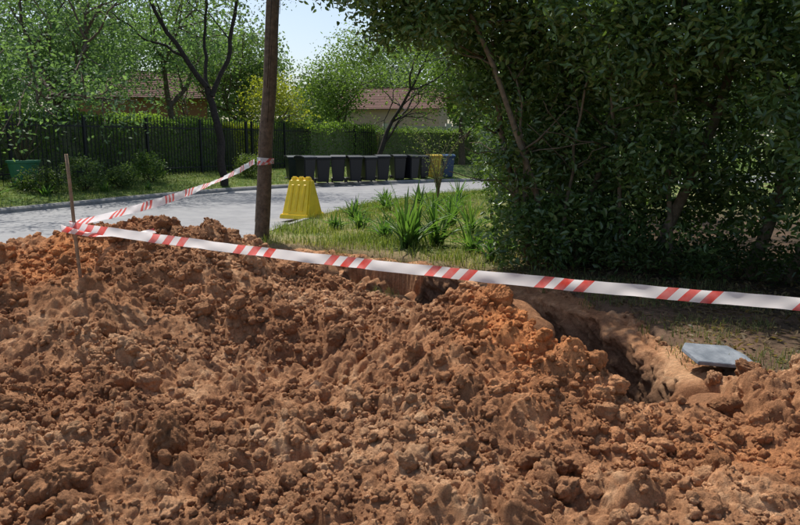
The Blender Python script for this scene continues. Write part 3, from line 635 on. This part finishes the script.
# tape
def tapemat():
    m, nt, out = mat_new('barrier_tape_plastic'); N = nt.nodes.new; Lk = nt.links.new
    uv = N('ShaderNodeUVMap'); sp = N('ShaderNodeSeparateXYZ'); Lk(uv.outputs[0], sp.inputs[0])
    ad = N('ShaderNodeMath'); ad.operation = 'MULTIPLY_ADD'; Lk(sp.outputs[1], ad.inputs[0]); ad.inputs[1].default_value = -.06; Lk(sp.outputs[0], ad.inputs[2])
    def band(period, duty, offset=0.):
        d = N('ShaderNodeMath'); d.operation = 'DIVIDE'; Lk(ad.outputs[0], d.inputs[0]); d.inputs[1].default_value = period
        o = N('ShaderNodeMath'); o.operation = 'ADD'; Lk(d.outputs[0], o.inputs[0]); o.inputs[1].default_value = offset
        f = N('ShaderNodeMath'); f.operation = 'FRACT'; Lk(o.outputs[0], f.inputs[0])
        l = N('ShaderNodeMath'); l.operation = 'LESS_THAN'; Lk(f.outputs[0], l.inputs[0]); l.inputs[1].default_value = duty; return l.outputs[0]
    b1 = band(.11, .52); b2 = band(.66, .5)
    mu = N('ShaderNodeMath'); mu.operation = 'MULTIPLY'; Lk(b1, mu.inputs[0]); Lk(b2, mu.inputs[1])
    no = N('ShaderNodeTexNoise'); no.inputs['Scale'].default_value = 14; no.inputs['Detail'].default_value = 5; tc = N('ShaderNodeTexCoord'); Lk(tc.outputs['Object'], no.inputs['Vector'])
    mr = N('ShaderNodeMapRange'); mr.inputs[1].default_value = .3; mr.inputs[2].default_value = .7; mr.inputs[3].default_value = .72; mr.inputs[4].default_value = 1.0; Lk(no.outputs[0], mr.inputs[0])
    m2 = N('ShaderNodeMath'); m2.operation = 'MULTIPLY'; Lk(mu.outputs[0], m2.inputs[0]); Lk(mr.outputs[0], m2.inputs[1])
    mx = N('ShaderNodeMix'); mx.data_type = 'RGBA'; Lk(m2.outputs[0], mx.inputs[0]); mx.inputs[6].default_value = (.88, .86, .87, 1); mx.inputs[7].default_value = (.80, .08, .06, 1)
    p = N('ShaderNodeBsdfPrincipled'); p.inputs['Roughness'].default_value = .35; Lk(mx.outputs[2], p.inputs['Base Color'])
    t = N('ShaderNodeBsdfTranslucent'); Lk(mx.outputs[2], t.inputs[0]); ms = N('ShaderNodeMixShader'); ms.inputs[0].default_value = .55
    Lk(p.outputs[0], ms.inputs[1]); Lk(t.outputs[0], ms.inputs[2]); Lk(ms.outputs[0], out.inputs[0]); return m
M_tape = tapemat()
def tape(pts, n, w=.075, sag=.03, tw=lambda t: .15*np.sin(t*9), name='barrier_tape', parent=None):
    P = np.array(pts, float); seg = np.linalg.norm(np.diff(P, axis=0), axis=1); cum = np.concatenate([[0], np.cumsum(seg)])
    u = np.linspace(0, cum[-1], n); Q = np.stack([np.interp(u, cum, P[:, i]) for i in range(3)], 1); t = u/cum[-1]
    Q[:, 2] -= sag*4*t*(1-t)
    T_ = np.gradient(Q, axis=0); T_ /= np.linalg.norm(T_, axis=1)[:, None]; up = np.array([0, 0, 1.]); sd_ = np.cross(T_, up); sd_ /= np.linalg.norm(sd_, axis=1)[:, None]
    a_ = tw(t); ax = up[None]*np.cos(a_)[:, None]+sd_*np.sin(a_)[:, None]
    m = 7; vv = np.linspace(-.5, .5, m); cr = .007*np.sin(u*11)+.004*np.sin(u*27+1)
    V = Q[:, None, :]+ax[:, None, :]*(vv*w)[None, :, None]+sd_[:, None, :]*(cr[:, None]*(4*vv**2)[None, :]+.003*np.sin(u*43)[:, None]*vv[None, :])[..., None]
    i, j = np.meshgrid(np.arange(n-1), np.arange(m-1), indexing='ij')
    uv = np.stack(np.broadcast_arrays(u[:, None], (vv+.5)[None, :]), -1).reshape(-1, 2)
    return build(name, V.reshape(-1, 3), np.stack([i*m+j, (i+1)*m+j, (i+1)*m+j+1, i*m+j+1], -1).reshape(-1, 4), M_tape, None, True, parent, uv)
R = empty('barrier_tape')
tape([(-2.36, 4.98, 1.01), (2.05, 3.5, .82), (3.05, 3.17, .79)], 300, .068, .06, lambda t: .16*np.sin(t*7)+.1+.06*np.sin(t*31), 'tape_span', R)
tape([(-2.36, 5.02, 1.02), (-2.34, 11.36, 1.30)], 200, .075, .09, lambda t: .5*np.sin(t*11+1)+.2, 'tape_span_to_pole', R)
tape([(-2.42, 4.97, 1.0), (-2.2, 4.9, .98), (-1.95, 4.95, .96), (-1.8, 5.1, .965)], 40, .05, .02, lambda t: 2.2*t, 'loose_end', R)
th = np.linspace(0, 4*np.pi, 40); tape(np.stack([-2.345+.022*np.cos(th), 5.0+.022*np.sin(th), 1.0+.02*np.sin(th*.5)], 1), 60, .05, 0, lambda t: 0*t, 'stake_wrap', R)
tape(np.stack([PX+.11+.135*np.cos(th), 11.5+.135*np.sin(th), 1.30+.03*np.sin(th*.5)], 1), 80, .07, 0, lambda t: 0*t, 'pole_wrap', R)
th2 = np.linspace(0, 4*np.pi, 30); tape(np.stack([3.065+.022*np.cos(th2), 3.18+.022*np.sin(th2), .79+0*th2], 1), 50, .06, 0, lambda t: 0*t, 'stake_wrap_end', R)

# ------------------------------------------------------------------ bevelled solids
import bmesh
def bobj(name, fn, mat, parent, col, bev=.02, seg=2, loc=(0, 0, 0), rot=(0, 0, 0)):
    bm = bmesh.new(); fn(bm)
    if bev: bmesh.ops.bevel(bm, geom=list(bm.edges), offset=bev, segments=seg, affect='EDGES', clamp_overlap=True)
    me = bpy.data.meshes.new(name); bm.to_mesh(me); bm.free()
    at = me.color_attributes.new('col', 'FLOAT_COLOR', 'POINT'); c = np.ones((len(me.vertices), 4), np.float32); c[:, :3] = col; at.data.foreach_set('color', c.ravel())
    me.materials.append(mat)
    for p in me.polygons: p.use_smooth = False
    o = bpy.data.objects.new(name, me); o.location = loc; o.rotation_euler = rot; return link(o, parent)
def prism(bm, prof, x0, x1):
    a_ = [bm.verts.new((x0, p[0], p[1])) for p in prof]; b_ = [bm.verts.new((x1, p[0], p[1])) for p in prof]; n = len(prof)
    bm.faces.new(a_[::-1]); bm.faces.new(b_)
    for i in range(n): bm.faces.new((a_[i], a_[(i+1) % n], b_[(i+1) % n], b_[i]))
    bmesh.ops.recalc_face_normals(bm, faces=list(bm.faces))
def frust(bm, bx, by, tx, ty, z0, z1, oy=0):
    b = [bm.verts.new(p) for p in ((-bx, -by, z0), (bx, -by, z0), (bx, by, z0), (-bx, by, z0))]; t = [bm.verts.new(p) for p in ((-tx, -ty+oy, z1), (tx, -ty+oy, z1), (tx, ty+oy, z1), (-tx, ty+oy, z1))]
    bm.faces.new(b[::-1]); bm.faces.new(t)
    for i in range(4): bm.faces.new((b[i], b[(i+1) % 4], t[(i+1) % 4], t[i]))

yb = empty('yellow_plastic_barrier', (-2.14, 15.3, 0), math.radians(-22)); YC = (.95, .66, .02)
bobj('body', lambda bm: frust(bm, .33, .36, .27, .07, .0, .82), M_plast, yb, YC, .035, 3)
for i, xx in enumerate((-.165, 0, .165)):
    bobj('top_lug_%d' % (i+1), lambda bm: frust(bm, .07, .062, .06, .045, .805, .87), M_plast, yb, YC, .02, 2, (xx, 0, 0))
bobj('foot_rail', lambda bm: frust(bm, .355, .39, .345, .365, -.02, .08), M_plast, yb, YC, .015, 2)
for i, xx in enumerate((-.15, .0, .15)):
    bobj('rib_%d' % (i+1), lambda bm: frust(bm, .035, .012, .03, .012, .14, .70, .198), M_plast, yb, (.90, .60, .02), .008, 1, (xx*1.0, -.314, 0))

def bin_(x, y, rz, col, lid=None, s=1.0):
    r = empty('wheelie_bin', (x, y, 0.02+.09*0), rz); r.scale = (s, s, s); lid = lid or col
    bobj('body', lambda bm: frust(bm, .21, .24, .27, .33, .06, .94), M_plast, r, col, .03, 2)
    bobj('rim', lambda bm: frust(bm, .29, .35, .295, .355, .925, .97), M_plast, r, col, .01, 1)
    def L(bm): prism(bm, [(-.38, .972), (-.37, 1.01), (-.15, 1.065), (.2, 1.07), (.36, 1.03), (.37, .972)], -.30, .30)
    bobj('lid', L, M_plast, r, lid, .012, 2)
    m_ = MB(); m_.tube([(-.26, .36, .96), (-.26, .43, .98), (.26, .43, .98), (.26, .36, .96)], .016, 8, col); m_.obj('handle', M_plast, True, r)
    m_ = MB()
    for sx in (-.25, .25): m_.tube([(sx-.03, .25, .1), (sx+.03, .25, .1)], .1, 18, (.02, .02, .02))
    m_.tube([(-.25, .25, .1), (.25, .25, .1)], .012, 6, (.05, .05, .05)); m_.obj('wheels', M_plast, False, r)
BK = (.012, .013, .016)
bl = [(-3.65, 27.3), (-3.05, 27.65), (-2.45, 28.0), (-1.85, 28.35), (-1.3, 28.75), (-.75, 29.1), (-.1, 30.1), (.45, 30.3), (.95, 31.0)]
for (bx, by) in bl:
    bin_(bx, by, math.radians(20)+rng.normal()*.22, BK, None, .97+.06*rng.random())
bin_(1.5, 31.3, .3, (.45, .30, .02)); bin_(2.1, 31.6, .2, (.02, .05, .11), (.03, .08, .17)); bin_(-4.3, 28.4, .4, (.02, .03, .025))

gzp = lambda x, y: float(gzf(np.array([x]), np.array([y]))[0])
pz = gzp(-11.35, 21.3)
pot = empty('plant_pot', (-11.35, 21.3, pz)); mb = MB()
mb.tube([(0, 0, 0), (0, 0, .35), (0, 0, .68), (0, 0, .69), (0, 0, .76)], [.31, .38, .43, .475, .48], 28, (.05, .20, .11)); mb.obj('pot', M_plast, False, pot)
mb = MB()
for i in range(16):
    d = rng.normal(size=2)*.35; mb.tube(np.linspace([0, 0, .6], [d[0], d[1], 1.3+.9*rng.random()], 5)+rng.normal(size=(5, 3))*.03, np.linspace(.02, .006, 5), 5, (.10, .08, .05))
mb.obj('stems', M_bark, True, pot)

# broken slab lying by the trench
def slabf(bm):
    pts = [(-.26, -.15), (.02, -.19), (.22, -.18), (.25, -.02), (.21, .15), (-.02, .16), (-.15, .18), (-.24, .08)]
    a_ = [bm.verts.new((p[0], p[1], 0)) for p in pts]; b_ = [bm.verts.new((p[0]*.98, p[1]*.98, .03)) for p in pts]; n = len(pts)
    bm.faces.new(a_[::-1]); bm.faces.new(b_)
    for i in range(n): bm.faces.new((a_[i], a_[(i+1) % n], b_[(i+1) % n], b_[i]))
bobj('concrete_slab', slabf, M_conc, None, (1, 1, 1), .005, 1, (2.33, 4.98, .04), (math.radians(9), math.radians(6), math.radians(14)))

# ------------------------------------------------------------------ houses and boundary wall
def house(name, x, y, rz, L, Wd, hw, hr, wallc, roofc, over=.45):
    r = empty(name, (x, y, .3), rz)
    m_ = MB(); m_.box((0, 0, hw/2), (L, Wd, hw), 0, 1, wallc)
    m_.add([(-L/2+.002, -Wd/2+.02, hw), (-L/2+.002, Wd/2-.02, hw), (-L/2+.002, 0, hw+hr*.93), (L/2-.002, -Wd/2+.02, hw), (L/2-.002, Wd/2-.02, hw), (L/2-.002, 0, hw+hr*.93)], np.array([[0, 1, 2], [3, 4, 5]]), wallc)
    m_.obj('walls', M_paint, False, r)
    m_ = MB()
    for sgn in (-1, 1):
        nrow = 14
        for i in range(nrow):
            t0, t1 = i/nrow, (i+1)/nrow; y0 = sgn*(Wd/2+over)*(1-t0); y1 = sgn*(Wd/2+over)*(1-t1)
            z0_ = hw-.1+(hr+.1)*t0; z1_ = hw-.1+(hr+.1)*t1
            V = [(-L/2-over, y0, z0_+.05), (L/2+over, y0, z0_+.05), (L/2+over, y1, z1_+.015), (-L/2-over, y1, z1_+.015), (-L/2-over, y0, z0_-.02), (L/2+over, y0, z0_-.02)]
            m_.add(V, np.array([[0, 1, 2, 3], [0, 1, 5, 4]]), np.array(roofc)*(.85+.3*rng.random()))
    m_.box((0, 0, hw+hr+.05), (L+2*over, .2, .1), 0, 1, roofc); m_.obj('roof', M_paint, False, r)
    m_ = MB(); f_ = MB()
    for xx in np.linspace(-L/2+1.4, L/2-1.4, 4):
        m_.box((xx, -Wd/2-.005, 1.5), (1.1, .03, 1.1), 0, 1, (.03, .04, .05))
        for dx in (-.58, 0, .58): f_.box((xx+dx, -Wd/2-.03, 1.5), (.06, .05, 1.2))
        for dz in (-.58, .58): f_.box((xx, -Wd/2-.032, 1.5+dz), (1.1, .05, .06))
    m_.obj('windows', M_plast, False, r); f_.obj('window_frames', M_paint, False, r)
    m_ = MB(); m_.box((-L/2+2.6, -Wd/2-.01, 1.05), (.9, .05, 2.1), 0, 1, (.15, .07, .04)); m_.obj('door', M_plast, False, r)
house('brick_house', -15.6, 44, .3, 7, 6, 3.9, 1.6, (.34, .16, .10), (.12, .06, .045))
house('plastered_house', -.2, 54, -.15, 7, 7, 3.7, 1.6, (.42, .31, .23), (.17, .09, .07))
mb = MB(); mb.box((5.0, 44.5, 1.4), (12, .22, 2.2), .1, 1, (.62, .60, .55)); mb.box((5.0, 44.5, 2.55), (12.1, .3, .08), .1, 1, (.5, .48, .45))
for q in (-5.9, -2, 2, 5.9): mb.box((5+q*math.cos(.1), 44.5+q*math.sin(.1), 1.5), (.35, .36, 2.5), .1, 1, (.6, .58, .53))
mb.obj('boundary_wall', M_paint)

# ------------------------------------------------------------------ light, sky, camera
az = math.radians(-30); el = math.radians(60)
w_ = bpy.data.worlds.new('World'); bpy.context.scene.world = w_; w_.use_nodes = True; nt = w_.node_tree
sk = nt.nodes.new('ShaderNodeTexSky'); sk.sky_type = 'NISHITA'; sk.sun_disc = False; sk.sun_elevation = el; sk.sun_rotation = az; sk.dust_density = 2.0
nt.links.new(sk.outputs[0], nt.nodes['Background'].inputs[0]); nt.nodes['Background'].inputs[1].default_value = .15
ld = bpy.data.lights.new('sun', 'SUN'); ld.energy = 5.0; ld.angle = math.radians(.5); ld.color = (1, .96, .89)
lo = link(bpy.data.objects.new('sun', ld)); sv = Vector((math.sin(az)*math.cos(el), math.cos(az)*math.cos(el), math.sin(el))); lo.rotation_euler = sv.to_track_quat('Z', 'Y').to_euler(); lo.location = (0, 0, 20)
cd = bpy.data.cameras.new('camera'); cd.sensor_width = 36; cd.lens = 31.5; cd.clip_end = 2000; cd.clip_start = .05
co = link(bpy.data.objects.new('camera', cd)); co.location = (0, 0, 1.6); co.rotation_euler = (math.radians(90-9.73), 0, 0)
sc = bpy.context.scene; sc.camera = co; sc.view_settings.view_transform = 'Standard'; sc.view_settings.look = 'None'; sc.view_settings.exposure = 0
